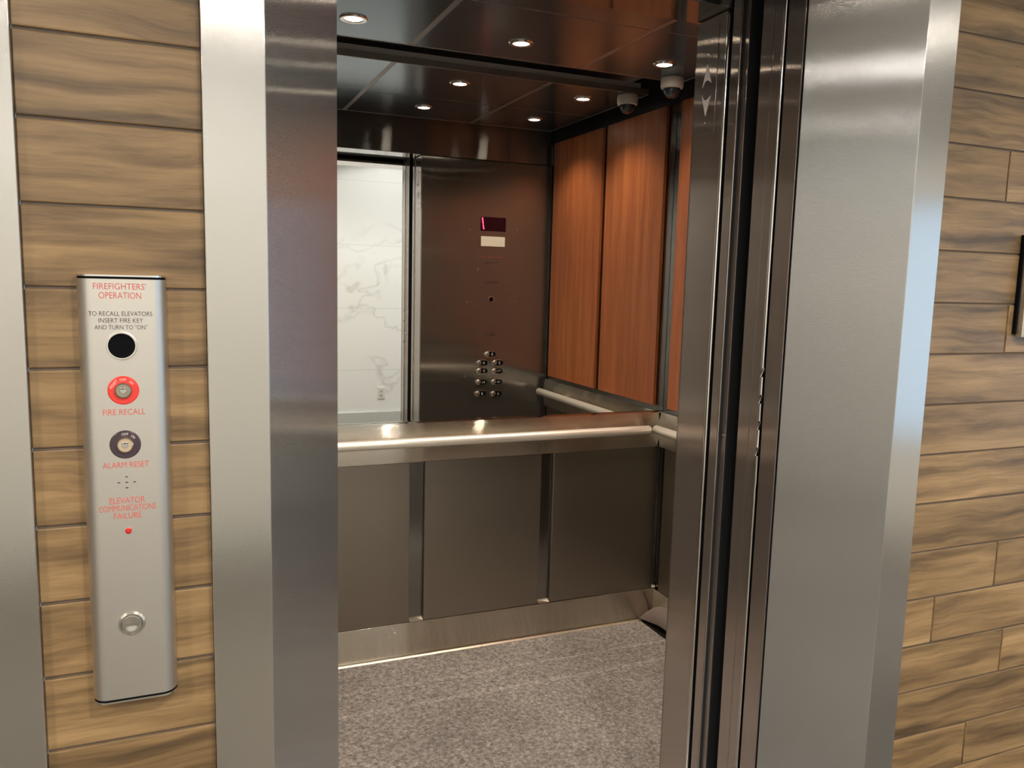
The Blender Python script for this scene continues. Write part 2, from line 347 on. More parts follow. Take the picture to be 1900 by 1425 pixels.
def text(name, s, mat, parent, center, right, normal, width, height, depth=0.0004, spacing=1.0, line=1.0):
    """lettering as thin raised mesh, centred on 'center', reading along 'right' on the face with 'normal'"""
    cu = bpy.data.curves.new(name, 'FONT'); cu.body = s; cu.align_x = 'CENTER'; cu.align_y = 'CENTER'; cu.size = 1.0
    cu.space_character = spacing; cu.space_line = line; cu.resolution_u = 3; cu.extrude = 0.02; cu.offset = -0.004
    to = bpy.data.objects.new(name, cu); COL.objects.link(to)
    dg = bpy.context.evaluated_depsgraph_get(); dg.update()
    me = bpy.data.meshes.new_from_object(to.evaluated_get(dg)); bpy.data.objects.remove(to); bpy.data.curves.remove(cu)
    xs = [v.co.x for v in me.vertices]; ys = [v.co.y for v in me.vertices]
    cx, cy = (min(xs)+max(xs))/2, (min(ys)+max(ys))/2; sx = width/(max(xs)-min(xs)); sy = height/(max(ys)-min(ys))
    right = Vector(right); normal = Vector(normal); up = normal.cross(right)
    for v in me.vertices:
        p = right*((v.co.x-cx)*sx) + up*((v.co.y-cy)*sy) + normal*(depth*(0.5 + v.co.z/0.04)); v.co = p
    me.materials.clear(); me.materials.append(mat)
    o = bpy.data.objects.new(name, me); COL.objects.link(o); place(o, center, parent); return o

# ================================================================== SETTING: lobby
ZK = 1.01; PIT = 0.1054*ZK; Z0 = 1.5 + (1.371-1.5)*ZK           # courses of the wood-look tile
TY = 0.012                                                       # tile face
def tile_wall(name, x0, x1, joints, zlo=0.0, zhi=2.75, holes=()):
    mb = MB(); g = 0.0036; rnd = []; bx = mb.box
    k = math.floor((zlo - Z0)/PIT)
    while Z0 + k*PIT < zhi:
        za, zb = max(zlo, Z0 + k*PIT), min(zhi, Z0 + (k+1)*PIT)
        if zb - za > 0.01:
            js = [x0] + sorted(j for j in joints(k) if x0 + 0.01 < j < x1 - 0.01) + [x1]
            for a, b_ in zip(js, js[1:]):
                n0 = len(mb.bm.verts)
                e0 = 0 if a == x0 else g/2; e1 = 0 if b_ == x1 else g/2
                mb.box(a + e0, b_ - e1, TY, TY + 0.009, za + g/2, zb - g/2, 0.0018, 2)
                c = (random.random(), random.random(), random.random(), 1)
                rnd += [c]*(len(mb.bm.verts) - n0)
        k += 1
    n0 = len(mb.bm.verts)
    mb.box(x0, x1, TY + 0.0035, 0.18, zlo, zhi, mat=1)
    rnd += [(0.5, 0.5, 0.5, 1)]*(len(mb.bm.verts) - n0)
    return struct(mb.build(name, [M['tile'], M['grout']], rnd=rnd))
KJ = {3: 1.617, 0: 1.660, -5: 1.704, -6: 1.520, -7: 1.752, -9: 1.660}
def jr(k):
    base = KJ.get(k)
    if base is None: base = 1.93 + 0.37*((k*0.618) % 1)
    return [base + 0.61*q for q in range(0, 6)]
FR0, FR1 = 1.34, 1.422                                           # right entrance jamb face
tile_wall('wall_right', FR1, 4.2, jr)
tile_wall('wall_left', -0.178, 0.040, lambda k: [])
tile_wall('wall_far_left', -5.0, -1.60, lambda k: [-4.6 + 0.61*q + 0.3*((k*0.618) % 1) for q in range(6)])
tile_wall('wall_above_opening', 0.040, FR1, lambda k: [0.62 + 0.2*((k*0.618) % 1)], zlo=2.212)
tile_wall('wall_above_far_opening', -1.60, -0.178, lambda k: [-0.9 + 0.2*((k*0.618) % 1)], zlo=2.212)
struct(MB().box(-5.0, 4.2, -3.14, -3.0, 0.0, 2.75).build('wall_opposite', M['marble']))
struct(MB().box(-5.1, -5.0, -3.0, 0.18, 0.0, 2.75).build('wall_end', plain('taupe_wall_paint', (0.24, 0.22, 0.19), 0.6)))
mb = MB(); WX = 4.2
mb.box(WX, WX + 0.15, -3.0, -2.85, 0, 2.75).box(WX, WX + 0.15, -0.25, 0.18, 0, 2.75).box(WX, WX + 0.15, -2.85, -0.25, 0, 0.62).box(WX, WX + 0.15, -2.85, -0.25, 2.02, 2.75)
struct(mb.build('wall_window_side', M['paint']))
mb = MB()
for a, b_ in ((-2.85, -2.80), (-1.575, -1.525), (-0.30, -0.25)): mb.box(WX + 0.04, WX + 0.10, a, b_, 0.62, 2.02, 0.004)
for a, b_ in ((0.62, 0.67), (1.97, 2.02)): mb.box(WX + 0.04, WX + 0.10, -2.80, -0.30, a, b_, 0.004)
wf = struct(mb.build('window_1', M['satin']))
MB().box(WX + 0.066, WX + 0.072, -2.80, -1.575, 0.67, 1.97).build('pane', M['glass'], wf)
MB().box(WX + 0.066, WX + 0.072, -1.525, -0.30, 0.67, 1.97).build('pane', M['glass'], wf)
struct(MB().box(-5.0, 4.2, -3.0, 0.184, -0.05, 0.0).build('floor', M['floor']))
struct(MB().box(-5.0, 4.2, -3.0, 0.18, 2.75, 2.80).build('ceiling', M['paint']))
struct(MB().box(-5.0, 4.2, -3.0, -2.986, 0.0, 0.186, 0.002).build('baseboard_opposite', plain('grey_baseboard', (0.55, 0.57, 0.54), 0.35)))
# outlet on the opposite wall, seen in the mirror
ot = thing('wall_outlet', (1.853, -3.0, 0.37), 'small white electrical outlet on the white marble wall, seen in the mirror', 'outlet')
MB().box(1.818, 1.888, -3.0, -2.993, 0.312, 0.428, 0.003).build('cover_plate', M['white'], ot)
for dz in (-0.022, 0.022):
    MB().box(1.838, 1.868, -2.994, -2.990, 0.37+dz-0.014, 0.37+dz+0.014, 0.002).build('socket', plain('socket_grey', (0.5, 0.5, 0.48), 0.5), ot)
for x, y in LOBBY_LIGHTS + LOBBY_WALL_LIGHTS:
    t = thing('lobby_downlight', (x, y, 2.75), {-4.15: 'lit lobby ceiling downlight at the far left end of the hall', -1.7: 'lit lobby ceiling downlight in front of the neighbouring lift', 0.75: 'lit lobby ceiling downlight in front of the open lift', 3.2: 'lit lobby ceiling downlight nearest the window', -2.9: 'lit downlight by the marble wall, far left of the hall', -0.45: 'lit downlight by the marble wall, behind the open lift', 2.0: 'lit downlight by the marble wall, nearest the window'}[x], 'ceiling light', 'lobby ceiling downlights')
    MB().lathe([(0.055, 0.0), (0.085, 0.0), (0.085, -0.006), (0.06, -0.008), (0.055, 0.0)], (x, y, 2.75)).build('trim_ring', M['white'], t)
    MB().lathe([(0.0, -0.002), (0.055, -0.002)], (x, y, 2.75)).build('lens', M['lobbylens'], t)

# ================================================================== entrance frame
def frame(idx, xl0, xl1, xl2, xr2, xr1, xr0):
    o = None
    h = 2.13; zt = h + (xl1 - xl0)
    def piece(nm, pts, z0, z1, mats):
        mb = MB(); mb.prism(pts, 'z', z0, z1, 0.0016)
        for f in mb.bm.faces:
            f.normal_update()
        return mb.build(nm, mats, o)
    o = thing('elevator_door_frame' , ((xl0+xr0)/2, 0.09, 0.0),
        'brushed stainless elevator door frame with splayed jambs around the open lift' if idx == 0 else 'stainless door frame of the neighbouring lift, cut off by the left picture edge', 'door frame')
    yb = 0.183
    L = [(xl0, 0.0), (xl1, 0.0), (xl2, yb), (xl2 - 0.012, yb), (xl1 - 0.006, 0.010), (xl0 + 0.003, 0.010), (xl0+0.003, 0.016), (xl0, 0.016)]
    Rr = [(xr0, 0.0), (xr1, 0.0), (xr2, yb), (xr2 + 0.012, yb), (xr1 + 0.006, 0.010), (xr0 - 0.003, 0.010), (xr0-0.003, 0.016), (xr0, 0.016)]
    for nm, P in (('jamb', L), ('jamb', Rr)):
        mb = MB(); mb.prism(P, 'z', 0.0, h, 0.0011)
        mb.bm.normal_update()
        for f in mb.bm.faces:
            f.material_index = 1 if f.normal.y < -0.985 else 0
        mb.build(nm, [M['jamb'], M['face']], o)
    mb = MB(); mb.prism([(0.0, h), (yb, h), (yb, h + 0.012), (0.010, h + 0.006), (0.010, zt - 0.003), (0.016, zt-0.003), (0.016, zt), (0.0, zt)], 'x', xl0, xr0, 0.0011)
    mb.build('head', M['door'], o)
    return o
frame(0, 0.040, 0.122, 0.253, 1.210, 1.340, 1.422)
frame(1, -1.60, -1.518, -1.388, -0.388, -0.260, -0.178)

# hall side of the neighbouring lift: closed doors
struct(MB().box(-1.40, -0.885, 0.190, 0.222, 0.0, 2.14, 0.002).box(-0.881, -0.37, 0.190, 0.222, 0.0, 2.14, 0.002).build('door_4', M['door']))

# ================================================================== hoistway and car doors, all slid open to the right
XJ = 1.210
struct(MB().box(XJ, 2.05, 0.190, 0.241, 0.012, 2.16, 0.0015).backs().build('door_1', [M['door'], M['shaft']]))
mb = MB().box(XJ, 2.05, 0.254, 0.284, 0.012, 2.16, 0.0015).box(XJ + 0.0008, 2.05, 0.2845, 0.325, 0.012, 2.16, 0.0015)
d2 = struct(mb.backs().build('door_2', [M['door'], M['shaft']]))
# round-edged hem of the fast hall door, kinked where trolleys have hit it
pts = [(XJ + 0.001, 0.2515, 0.02)]
z = 0.02
while z < 2.14:
    z += 0.02
    dx = 0.0
    for zc, a in ((1.243, 0.0014), (1.135, 0.0018)):
        dx += a*math.exp(-((z-zc)/0.022)**2)
    pts.append((XJ + 0.001 - dx, 0.2515 - dx*0.6, z))
MB().tube(pts, 0.0042, 20).build('door_hem', M['chrome'], d2)
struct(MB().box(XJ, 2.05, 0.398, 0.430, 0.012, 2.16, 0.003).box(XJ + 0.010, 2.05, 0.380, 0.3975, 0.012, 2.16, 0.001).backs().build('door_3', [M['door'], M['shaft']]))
MB().lathe([(0.0, 0.0035), (0.004, 0.002), (0.004, 0.0)], (XJ + 0.010, 0.389, 1.141), 'x', 12, sign=-1).build('screw', M['chrome'], bpy.data.objects['door_3'])
# lintels above the doors, hall sill, running gap
struct(MB().box(0.20, 2.05, 0.19, 0.33, 2.161, 2.30).build('trim_1', M['dark']))
struct(MB().box(0.20, 2.05, 0.375, 0.435, 2.161, 2.30).build('trim_2', M['dark']))
struct(MB().box(0.10, 2.05, 0.184, 0.335, -0.03, 0.0, 0.001).build('trim_3', M['satin']))
struct(MB().box(0.10, 2.05, 0.368, 0.573, -0.03, 0.0, 0.001).build('trim_4', M['satin']))
# dark shaft behind the opening
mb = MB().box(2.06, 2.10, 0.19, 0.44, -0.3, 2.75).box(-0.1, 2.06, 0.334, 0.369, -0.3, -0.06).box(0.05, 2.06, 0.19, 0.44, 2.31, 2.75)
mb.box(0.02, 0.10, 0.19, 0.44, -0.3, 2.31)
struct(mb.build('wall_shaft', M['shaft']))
# strike side of the opening
struct(MB().box(0.205, 0.252, 0.190, 0.325, 0.0, 2.16, 0.001).build('trim_5', M['door']))

# ================================================================== CAB
YB = 1.782; XL, XR = 0.255, 1.965; ZT = 2.42; YF = 0.573
struct(MB().box(XL - 0.05, XR + 0.05, YB + 0.012, YB + 0.06, 0.0, ZT).build('wall_back', M['dark']))
struct(MB().box(XR + 0.006, XR + 0.05, 0.40, YB + 0.012, 0.0, ZT).build('wall_cab_right', M['dark']))
struct(MB().box(XL - 0.05, XL - 0.006, 0.40, YB + 0.012, 0.0, ZT).build('wall_cab_left', M['dark']))
struct(MB().box(XL - 0.05, XR + 0.05, 0.436, YB + 0.06, ZT, ZT + 0.04).build('ceiling_cab', M['uppergrey']))
struct(MB().box(XL - 0.05, XR + 0.05, 0.575, YB + 0.06, -0.04, 0.0).build('floor_cab', M['dark']))
# front return column right of the opening (holds the direction indicator) and the transom
cr = struct(MB().box(XJ, XR + 0.005, 0.452, YF - 0.006, 0.0, 2.139, 0.003).build('wall_front_return', M['door']))
MB().tube([(XJ + 0.003, 0.4475, 0.005), (XJ + 0.003, 0.4475, 2.13)], 0.0055, 20).build('return_bead', M['chrome'], cr)
MB().box(XJ + 0.012, XR, 0.437, 0.451, 0.0, 2.135).build('return_channel', M['dark'], cr)
struct(MB().box(XL, XR + 0.005, 0.437, YF, 2.141, ZT, 0.002).build('wall_front_transom', M['transom']))
struct(MB().box(XL - 0.10, XL - 0.001, 0.437, YF, 0.0, 2.139, 0.002).build('wall_front_strike', M['door']))

# mirror above the bumper band
mir = tag(MB().box(XL, XR, YB, YB + 0.006, 0.9525, ZT - 0.002).build('wall_mirror', M['mirror']), 'wide frameless mirror covering the upper back wall of the elevator', 'mirror')

# steel stiles and wainscot: back wall
struct(MB().box(XL, XR, YB + 0.002, YB + 0.010, 0.149, 0.800).build('trim_6', M['stile']))
def dado(x0, x1, label):
    t = tag(MB().box(x0, x1, YB - 0.016, YB + 0.001, 0.150, 0.795, 0.0022, 2).build('steel_wainscot_panel', M['linen']), label, 'wall panel', 'textured steel lower wall panels'); return t
dado(0.318, 0.822, 'textured steel lower panel on back wall, leftmost, half hidden by the door jamb')
dado(0.881, 1.381, 'textured steel lower panel in the middle of the back wall under the handrail')
dado(1.436, 1.941, 'textured steel lower panel on back wall, rightmost, next to the corner')
def side_dado(xw, s, y0, y1, label):
    a, b_ = sorted((xw, xw - s*0.016))
    tag(MB().box(a, b_, y0, y1, 0.150, 0.795, 0.0022, 2).build('steel_wainscot_panel', M['linen']), label, 'wall panel', 'textured steel lower wall panels')
for xw, s, nm in ((XR, 1, 'right'), (XL, -1, 'left')):
    a, b_ = sorted((xw + s*0.0015, xw + s*0.0055))
    struct(MB().box(a, b_, 0.58, YB, 0.149, 2.252).build('wall_lining_' + nm, M['stile']))
side_dado(XR, 1, 1.219, 1.726, 'textured steel lower panel on the right side wall nearest the back corner')
side_dado(XR, 1, 0.624, 1.171, 'textured steel lower panel on the right side wall nearest the control panel')
side_dado(XL, -1, 1.219, 1.726, 'textured steel lower panel on the left side wall nearest the back corner')
side_dado(XL, -1, 0.624, 1.171, 'textured steel lower panel on the left side wall nearest the doors')
# little sloping ledges closing the stile grooves at the bottom
for k, (a, b_) in enumerate(((XL + 0.002, 0.316), (0.824, 0.879), (1.383, 1.434), (1.943, XR - 0.002))):
    struct(MB().prism([(YB + 0.001, 0.150), (YB - 0.017, 0.150), (YB + 0.001, 0.163)], 'x', a, b_).build('trim_%d' % (10 + k), M['chrome']))
# base (kick plate) and floor edge strip
def ring(name, z0, z1, th, bev, mat, first):
    struct(MB().box(XL, XR, YB - th, YB + 0.010, z0, z1, bev).build('baseboard_back' if first == 'b' else 'trim_20', mat))
    struct(MB().box(XR - th, XR + 0.004, 0.60, YB - th - 0.0005, z0, z1, bev).build('baseboard_right' if first == 'b' else 'trim_21', mat))
    struct(MB().box(XL - 0.004, XL + th, 0.60, YB - th - 0.0005, z0, z1, bev).build('baseboard_left' if first == 'b' else 'trim_22', mat))
ring('base', 0.0, 0.149, 0.018, 0.0015, M['cabh'], 'b')
def strip(name, x0, x1):
    struct(MB().prism([(YB - 0.019, 0.0), (YB - 0.031, 0.0), (YB - 0.031, 0.008), (YB - 0.026, 0.013), (YB - 0.019, 0.014)], 'x', x0, x1).build(name, M['seam_gold']))
M['seam_gold'] = plain('aluminium_edge_strip', (0.80, 0.70, 0.58), 0.3, 1.0)
strip('trim_23', XL + 0.02, 1.1275); strip('trim_24', 1.1285, 1.7375); strip('trim_25', 1.7385, 1.935)
# bumper band: slightly bowed steel behind the handrail
def band(axis, c, s, a0, a1, name):
    pr = [(0.0, 0.952)] + [(-0.030 - 0.010*math.sin(math.pi*t/8), 0.950 - 0.152*t/8) for t in range(0, 9)] + [(0.0, 0.797)]
    if axis == 'x': mb = MB().prism([(c + p[0], p[1]) for p in pr], 'x', a0, a1, smooth=True)
    else: mb = MB().prism([(c + s*p[0], p[1]) for p in pr], 'y', a0, a1, smooth=True)
    return struct(mb.build(name, M['cabh']))
band('x', YB + 0.004, 1, XL + 0.036, XR - 0.036, 'trim_30')
band('y', XR + 0.001, 1, 0.62, YB - 0.001, 'trim_31')
band('y', XL - 0.001, -1, 0.62, YB - 0.001, 'trim_32')

# handrails
def rail(x0, y0, x1, y1, wall, label):
    ZR = 0.888; r = 0.0185
    d = Vector((x1-x0, y1-y0, 0)).normalized()
    t = thing('handrail', ((x0+x1)/2, (y0+y1)/2, ZR), label, 'handrail', 'steel cab handrails')
    A = Vector((x0, y0, ZR)); B = Vector((x1, y1, ZR))
    mb = MB(); b = bmesh.new(); rings = []; n = 28
    side = Vector((-d.y, d.x, 0)); up = Vector((0, 0, 1))
    st = [(A, r*0.55), (A + d*0.002, r*0.85), (A + d*0.007, r)] + [(A + (B-A)*(k/10), r) for k in range(1, 10)] + [(B - d*0.007, r), (B - d*0.002, r*0.85), (B, r*0.55)]
    for p, q in st: rings.append([b.verts.new(p + q*(math.cos(2*math.pi*k/n)*side + math.sin(2*math.pi*k/n)*up)) for k in range(n)])
    for P, Q in zip(rings, rings[1:]):
        for k in range(n): b.faces.new((P[k], P[(k+1) % n], Q[(k+1) % n], Q[k]))
    b.faces.new(rings[0][::-1]); b.faces.new(rings[-1]); bmesh.ops.recalc_face_normals(b, faces=b.faces[:])
    mb._merge(b); mb.build('rail_bar', M['rail'], t)
    L = (B-A).length; wv = Vector(wall)
    for fr in (0.20, 0.5, 0.80) if L > 1.2 else (0.2, 0.8):
        p = A + (B-A)*fr
        e = p + wv*0.056
        MB().tube([p + Vector((0, 0, -0.008)), p + wv*0.02 + Vector((0, 0, -0.012)), e + Vector((0, 0, -0.012))], 0.0085, 24).build('bracket', M['rail'], t)
rail(0.372, 1.688, 1.846, 1.688, (0, 1, 0), 'satin steel handrail along the back wall below the mirror')
rail(1.875, 1.694, 1.875, 0.665, (1, 0, 0), 'satin steel handrail on the right side wall')
rail(0.348, 1.700, 0.348, 0.90, (-1, 0, 0), 'satin steel handrail on the left side wall, hidden behind the jamb')

# cherry panels
def cherry_panel(xw, s, y0, y1, label):
    a, b_ = sorted((xw, xw - s*0.016))
    return tag(MB().box(a, b_, y0, y1, 0.968, 2.252, 0.0015, 2).build('wood_wall_panel', M['cherry']), label, 'wall panel', 'cherry wood upper side panels')
cherry_panel(XR, 1, 1.219, 1.726, 'cherry wood upper panel of the right side wall nearest the back corner')
cherry_panel(XR, 1, 0.624, 1.171, 'cherry wood upper panel of the right side wall beside the control panel, seen in mirror')
for y0, y1, nm in ((1.219, 1.726, 'nearest the back corner'), (0.624, 1.171, 'nearest the doors')):
    tag(MB().box(XL, XL + 0.016, y0, y1, 0.968, 2.252, 0.0015, 2).build('steel_wall_panel', M['linen']), 'steel upper panel of the left side wall ' + nm, 'wall panel', 'steel upper side panels')
for nm, a, b_ in (('trim_40', XR - 0.004, XR + 0.004), ('trim_41', XL - 0.004, XL + 0.004)):
    struct(MB().box(a, b_, 0.60, YB - 0.001, 2.254, 2.30).build(nm, M['dark']))

# suspended ceiling island
CX0, CX1, CY0, CY1, CZ = 0.33, 1.89, 0.686, 1.657, 2.303
ct = thing('suspended_ceiling', ((CX0+CX1)/2, (CY0+CY1)/2, CZ), 'dark satin metal suspended ceiling of six panels with recessed spotlights', 'ceiling')
fm = MB(); e = 0.006
fm.box(CX0 - e, CX1 + e, CY0 - e, CY0, CZ - 0.001, CZ + 0.024, 0.001).box(CX0 - e, CX1 + e, CY1, CY1 + e, CZ - 0.001, CZ + 0.024, 0.001)
fm.box(CX0 - e, CX0, CY0, CY1, CZ - 0.001, CZ + 0.024, 0.001).box(CX1, CX1 + e, CY0, CY1, CZ - 0.001, CZ + 0.024, 0.001)
fm.build('edge_trim', M['seam'], ct)
xs = [CX0, 0.784, 1.437, CX1]; ys = [CY0, 1.133, CY1]; g = 0.010
for i in range(3):
    for j in range(2):
        MB().box(xs[i] + (g if i else 0.001), xs[i+1] - (g if i < 2 else 0.001), ys[j] + (g*0.35 if j else 0.001), ys[j+1] - (g*0.35 if j < 1 else 0.001), CZ, CZ + 0.012, 0.0008).build('ceiling_panel', M['ceil'], ct)
gm = MB()
for x in xs[1:3]: gm.box(x - g + 0.0005, x + g - 0.0005, CY0 + 0.001, CY1 - 0.001, CZ + 0.001, CZ + 0.010)
for i in range(3): gm.box(xs[i] + (g if i else 0.002), xs[i+1] - (g if i < 2 else 0.002), 1.133 - 0.0032, 1.133 + 0.0032, CZ + 0.001, CZ + 0.010)
gm.build('divider_grid', M['seam'], ct)
MB().box(CX0 + 0.02, CX1 - 0.02, CY0 + 0.02, CY1 - 0.02, CZ + 0.013, CZ + 0.05).build('backing_board', M['uppergrey'], ct)
names_x = {0.54: 'left', 1.112: 'middle', 1.685: 'right'}
for x, y in CAB_LIGHTS:
    row = 'back row' if y > 1.2 else 'front row, seen in the mirror'
    t = thing('ceiling_spotlight', (x, y, CZ), 'lit round spotlight in the elevator ceiling, %s of the %s' % (names_x[x], row), 'ceiling light', 'elevator ceiling spotlights')
    MB().lathe([(0.028, -0.0005), (0.030, -0.0045), (0.041, -0.0048), (0.044, -0.0005)], (x, y, CZ)).build('bezel', M['chrome'], t)
    MB().lathe([(0.0, -0.0015), (0.028, -0.0015)], (x, y, CZ)).build('lens', M['lens'], t)
# security camera at the rear right corner of the ceiling
cx, cy = 1.822, 1.612
t = thing('dome_camera', (cx, cy, CZ), 'small security camera with off-white base and smoked dome in the ceiling corner', 'security camera')
MB().lathe([(0.0, -0.001), (0.043, -0.001), (0.0445, -0.004), (0.0445, -0.033), (0.042, -0.040), (0.034, -0.042), (0.0, -0.040)], (cx, cy, CZ)).build('camera_base', M['white'], t)
MB().lathe([(0.034, -0.0415), (0.0335, -0.050), (0.030, -0.061), (0.022, -0.071), (0.010, -0.0765), (0.0, -0.0775)], (cx, cy, CZ)).build('dome', M['dome'], t)

# carpet mat with the curled edge at the right wall
t = thing('carpet_mat', (1.1, 1.15, 0.0), 'grey brown speckled carpet mat covering the elevator floor, edge curled up at right', 'carpet')
mb = MB().box(XL + 0.02, 1.885, 0.575, YB - 0.032, 0.0, 0.009, 0.003, 2); mb.build('pile_surface', M['carpet'], t)
fb = bmesh.new(); nu, nv = 22, 18
grid = []
for i in range(nu + 1):
    yy = 1.762 - (1.762 - 0.95)*(i/nu)**1.15
    s = (1.762 - yy)
    zb = 0.016 + 0.032*min(1, s/0.16); zt = zb + 0.004 + 0.062*(1 - math.exp(-s/0.028)) - 0.02*min(1, max(0, s-0.12)/0.3)
    rowv = []
    for j in range(nv + 1):
        a = j/nv*math.pi/2
        rowv.append(fb.verts.new((1.882 + 0.060*(1 - math.cos(a)), yy + 0.003*math.sin(j/nv*4), zb + (zt - zb)*math.sin(a))))
    grid.append(rowv)
for i in range(nu):
    for j in range(nv): fb.faces.new((grid[i][j], grid[i+1][j], grid[i+1][j+1], grid[i][j+1]))
bmesh.ops.recalc_face_normals(fb, faces=fb.faces[:])
ext = bmesh.ops.solidify(fb, geom=fb.faces[:], thickness=0.005)
mb = MB(); mb._merge(fb); mb.build('curled_edge', M['gasket'], t)
MB().box(1.8865, 1.944, 0.62, 1.760, 0.0, 0.010).box(1.8865, 1.900, 0.95, 1.745, 0.0, 0.012).build('rubber_backing', M['rubber'], t)

# ================================================================== car operating panel (faces into the cab, seen in the mirror)
PY = YF + 0.001
cop = thing('elevator_control_panel', (1.588, YF, 0.0), 'tall brushed steel control panel with floor buttons beside the lift doors, seen in mirror', 'control panel')
MB().box(XJ + 0.002, XR - 0.002, YF - 0.0055, PY, 0.004, 2.137, 0.0015).build('panel_door', M['copst'], cop)
Nn = (0, 1, 0); Rt = (-1, 0, 0)
def btn_round(x, z, r, name, mat, parent, h=0.003):
    return MB().lathe([(0.0, h), (r*0.8, h), (r, h*0.6), (r, 0.0)], (x, PY, z), 'y', 28, sign=1).build(name, mat, parent)
dp = MB().box(1.543, 1.690, PY, PY + 0.0015, 1.765, 1.840, 0.0004).build('floor_display', M['screen'], cop)
MB().prism([(1.5485, 1.835), (1.5560, 1.835), (1.5600, 1.802), (1.5535, 1.802)], 'y', PY + 0.0016, PY + 0.0022).prism([(1.5535, 1.799), (1.5600, 1.799), (1.5650, 1.773), (1.5580, 1.773)], 'y', PY + 0.0016, PY + 0.0022).build('lit_digit', M['led'], dp)
MB().box(1.547, 1.687, PY, PY + 0.0012, 1.683, 1.736, 0.0004).build('capacity_label', M['label'], cop)
sv = MB().box(1.512, 1.716, PY, PY + 0.0008, 1.420, 1.650, 0.0003).build('service_cabinet_door', M['copst'], cop)
MB().lathe([(0.0, 0.006), (0.006, 0.005), (0.009, 0.002), (0.009, 0.0)], (1.531, PY + 0.0008, 1.556), 'y', 20).build('lock', M['chrome'], sv)
def ink_line(x, z, width, h, mat, parent, gaps=(0.31, 0.58)):
    """a line of print too small to read in the photo: short strokes of ink"""
    mb = MB(); n = max(6, int(width/0.0036)); x0 = x - width/2
    for k in range(n):
        f = (k + 0.5)/n
        if any(abs(f - g_) < 0.6/n for g_ in gaps): continue
        xa = x0 + width*k/n; mb.box(xa, xa + width/n*0.62, PY + 0.0002, PY + 0.0011, z - h/2, z + h/2)
    return mb.build('lettering', mat, parent)
ink_line(1.613, 1.625, 0.15, 0.007, M['redink_dull'], sv)
ink_line(1.613, 1.594, 0.075, 0.006, M['blackink'], sv)
ink_line(1.614, 1.491, 0.062, 0.005, M['blackink'], sv); ink_line(1.614, 1.482, 0.080, 0.005, M['blackink'], sv)
MB().lathe([(0.0, 0.001), (0.012, 0.001), (0.014, 0.004), (0.017, 0.004), (0.019, 0.0)], (1.613, PY, 1.394), 'y', 28).build('key_switch_rim', M['chrome'], cop)
MB().lathe([(0.0, 0.002), (0.0125, 0.002), (0.0125, 0.0)], (1.613, PY, 1.394), 'y', 28).build('key_switch_core', M['black'], cop)
mb = MB()
for q in range(3):
    for k in range(6 + 4*q):
        a = 2*math.pi*k/(6 + 4*q); r = 0.007 + 0.006*q
        mb.box(1.616 + r*math.cos(a) - 0.0012, 1.616 + r*math.cos(a) + 0.0012, PY - 0.0002, PY + 0.0003, 1.271 + r*math.sin(a) - 0.0012, 1.271 + r*math.sin(a) + 0.0012)
mb.build('speaker_grille', M['blackink'], cop)['kind'] = 'stuff'
ink_line(1.611, 1.203, 0.050, 0.005, M['blackink'], cop); ink_line(1.611, 1.194, 0.062, 0.005, M['blackink'], cop)
for x, z in ((1.480, 1.768), (1.758, 1.781), (1.472, 1.379), (1.756, 1.383), (1.467, 0.970), (1.747, 0.976)):
    MB().lathe([(0.0, 0.0025), (0.0035, 0.0015), (0.0045, 0.0)], (x, PY, z), 'y', 12).build('panel_screw', M['chrome'], cop)
BT = [(1.611, 1.091, '5'), (1.564, 1.043, '4'), (1.657, 1.042, '3'), (1.565, 0.998, '2'), (1.655, 0.996, '*1'), (1.563, 0.935, '><'), (1.653, 0.935, '<>'), (1.558, 0.871, 'J'), (1.652, 0.868, 'A')]
for x, z, s in BT:
    # pill-shaped rim: round push button towards the jamb, black marking plate beside it
    def pill(hw, r, x_, z_):
        P = [(x_ + hw + r*math.cos(a), z_ + r*math.sin(a)) for a in [math.pi/2 - math.pi*k/12 for k in range(13)]]
        P += [(x_ - hw + r*math.cos(a), z_ + r*math.sin(a)) for a in [-math.pi/2 - math.pi*k/12 for k in range(13)]]
        return P
    body = MB().prism(pill(0.016, 0.0185, x, z), 'y', PY, PY + 0.007, 0.0012).build('floor_button', M['chrome'], cop)
    MB().prism(pill(0.009, 0.0150, x + 0.010, z), 'y', PY + 0.007, PY + 0.0076).build('marking_plate', M['black'], body)
    MB().lathe([(0.0, 0.0115), (0.009, 0.0115), (0.0135, 0.009), (0.0145, 0.0072)], (x - 0.016, PY, z), 'y', 28).build('push_cap', M['satin'], body)
    text('marking', s, M['whiteink'], body, (x + 0.013, PY + 0.0077, z), Rt, Nn, 0.010 if len(s) == 1 else 0.018, 0.014)

# direction indicator on the jamb return
di = thing('direction_indicator', (XJ, 0.518, 1.96), 'steel plate with up and down arrow lenses on the inner door jamb', 'indicator')
XI = XJ - 0.0015
MB().box(XI, XJ - 0.0001, 0.480, 0.5655, 1.868, 2.120, 0.0004).build('face_plate', M['door'], di)
def arrow(zt, zb, name):
    yc = 0.5165; hw = 0.0175; k = 1 if zt > zb else -1
    P = [(yc, zt), (yc + hw, zb - k*0.004), (yc + hw*0.45, zb + k*0.0085), (yc, zb + k*0.0105), (yc - hw*0.45, zb + k*0.0085), (yc - hw, zb + k*0.002)]
    MB().prism(P, 'x', XI - 0.0012, XI, 0.0003).build(name, M['arrow'], di)
arrow(2.032, 1.984, 'arrow_lens'); arrow(1.911, 1.958, 'arrow_lens')
for z in (2.056, 1.895): MB().lathe([(0.0, 0.002), (0.002, 0.0014), (0.0028, 0.0)], (XI, 0.517, z), 'x', 12, sign=-1).build('indicator_screw', M['chrome'], di)

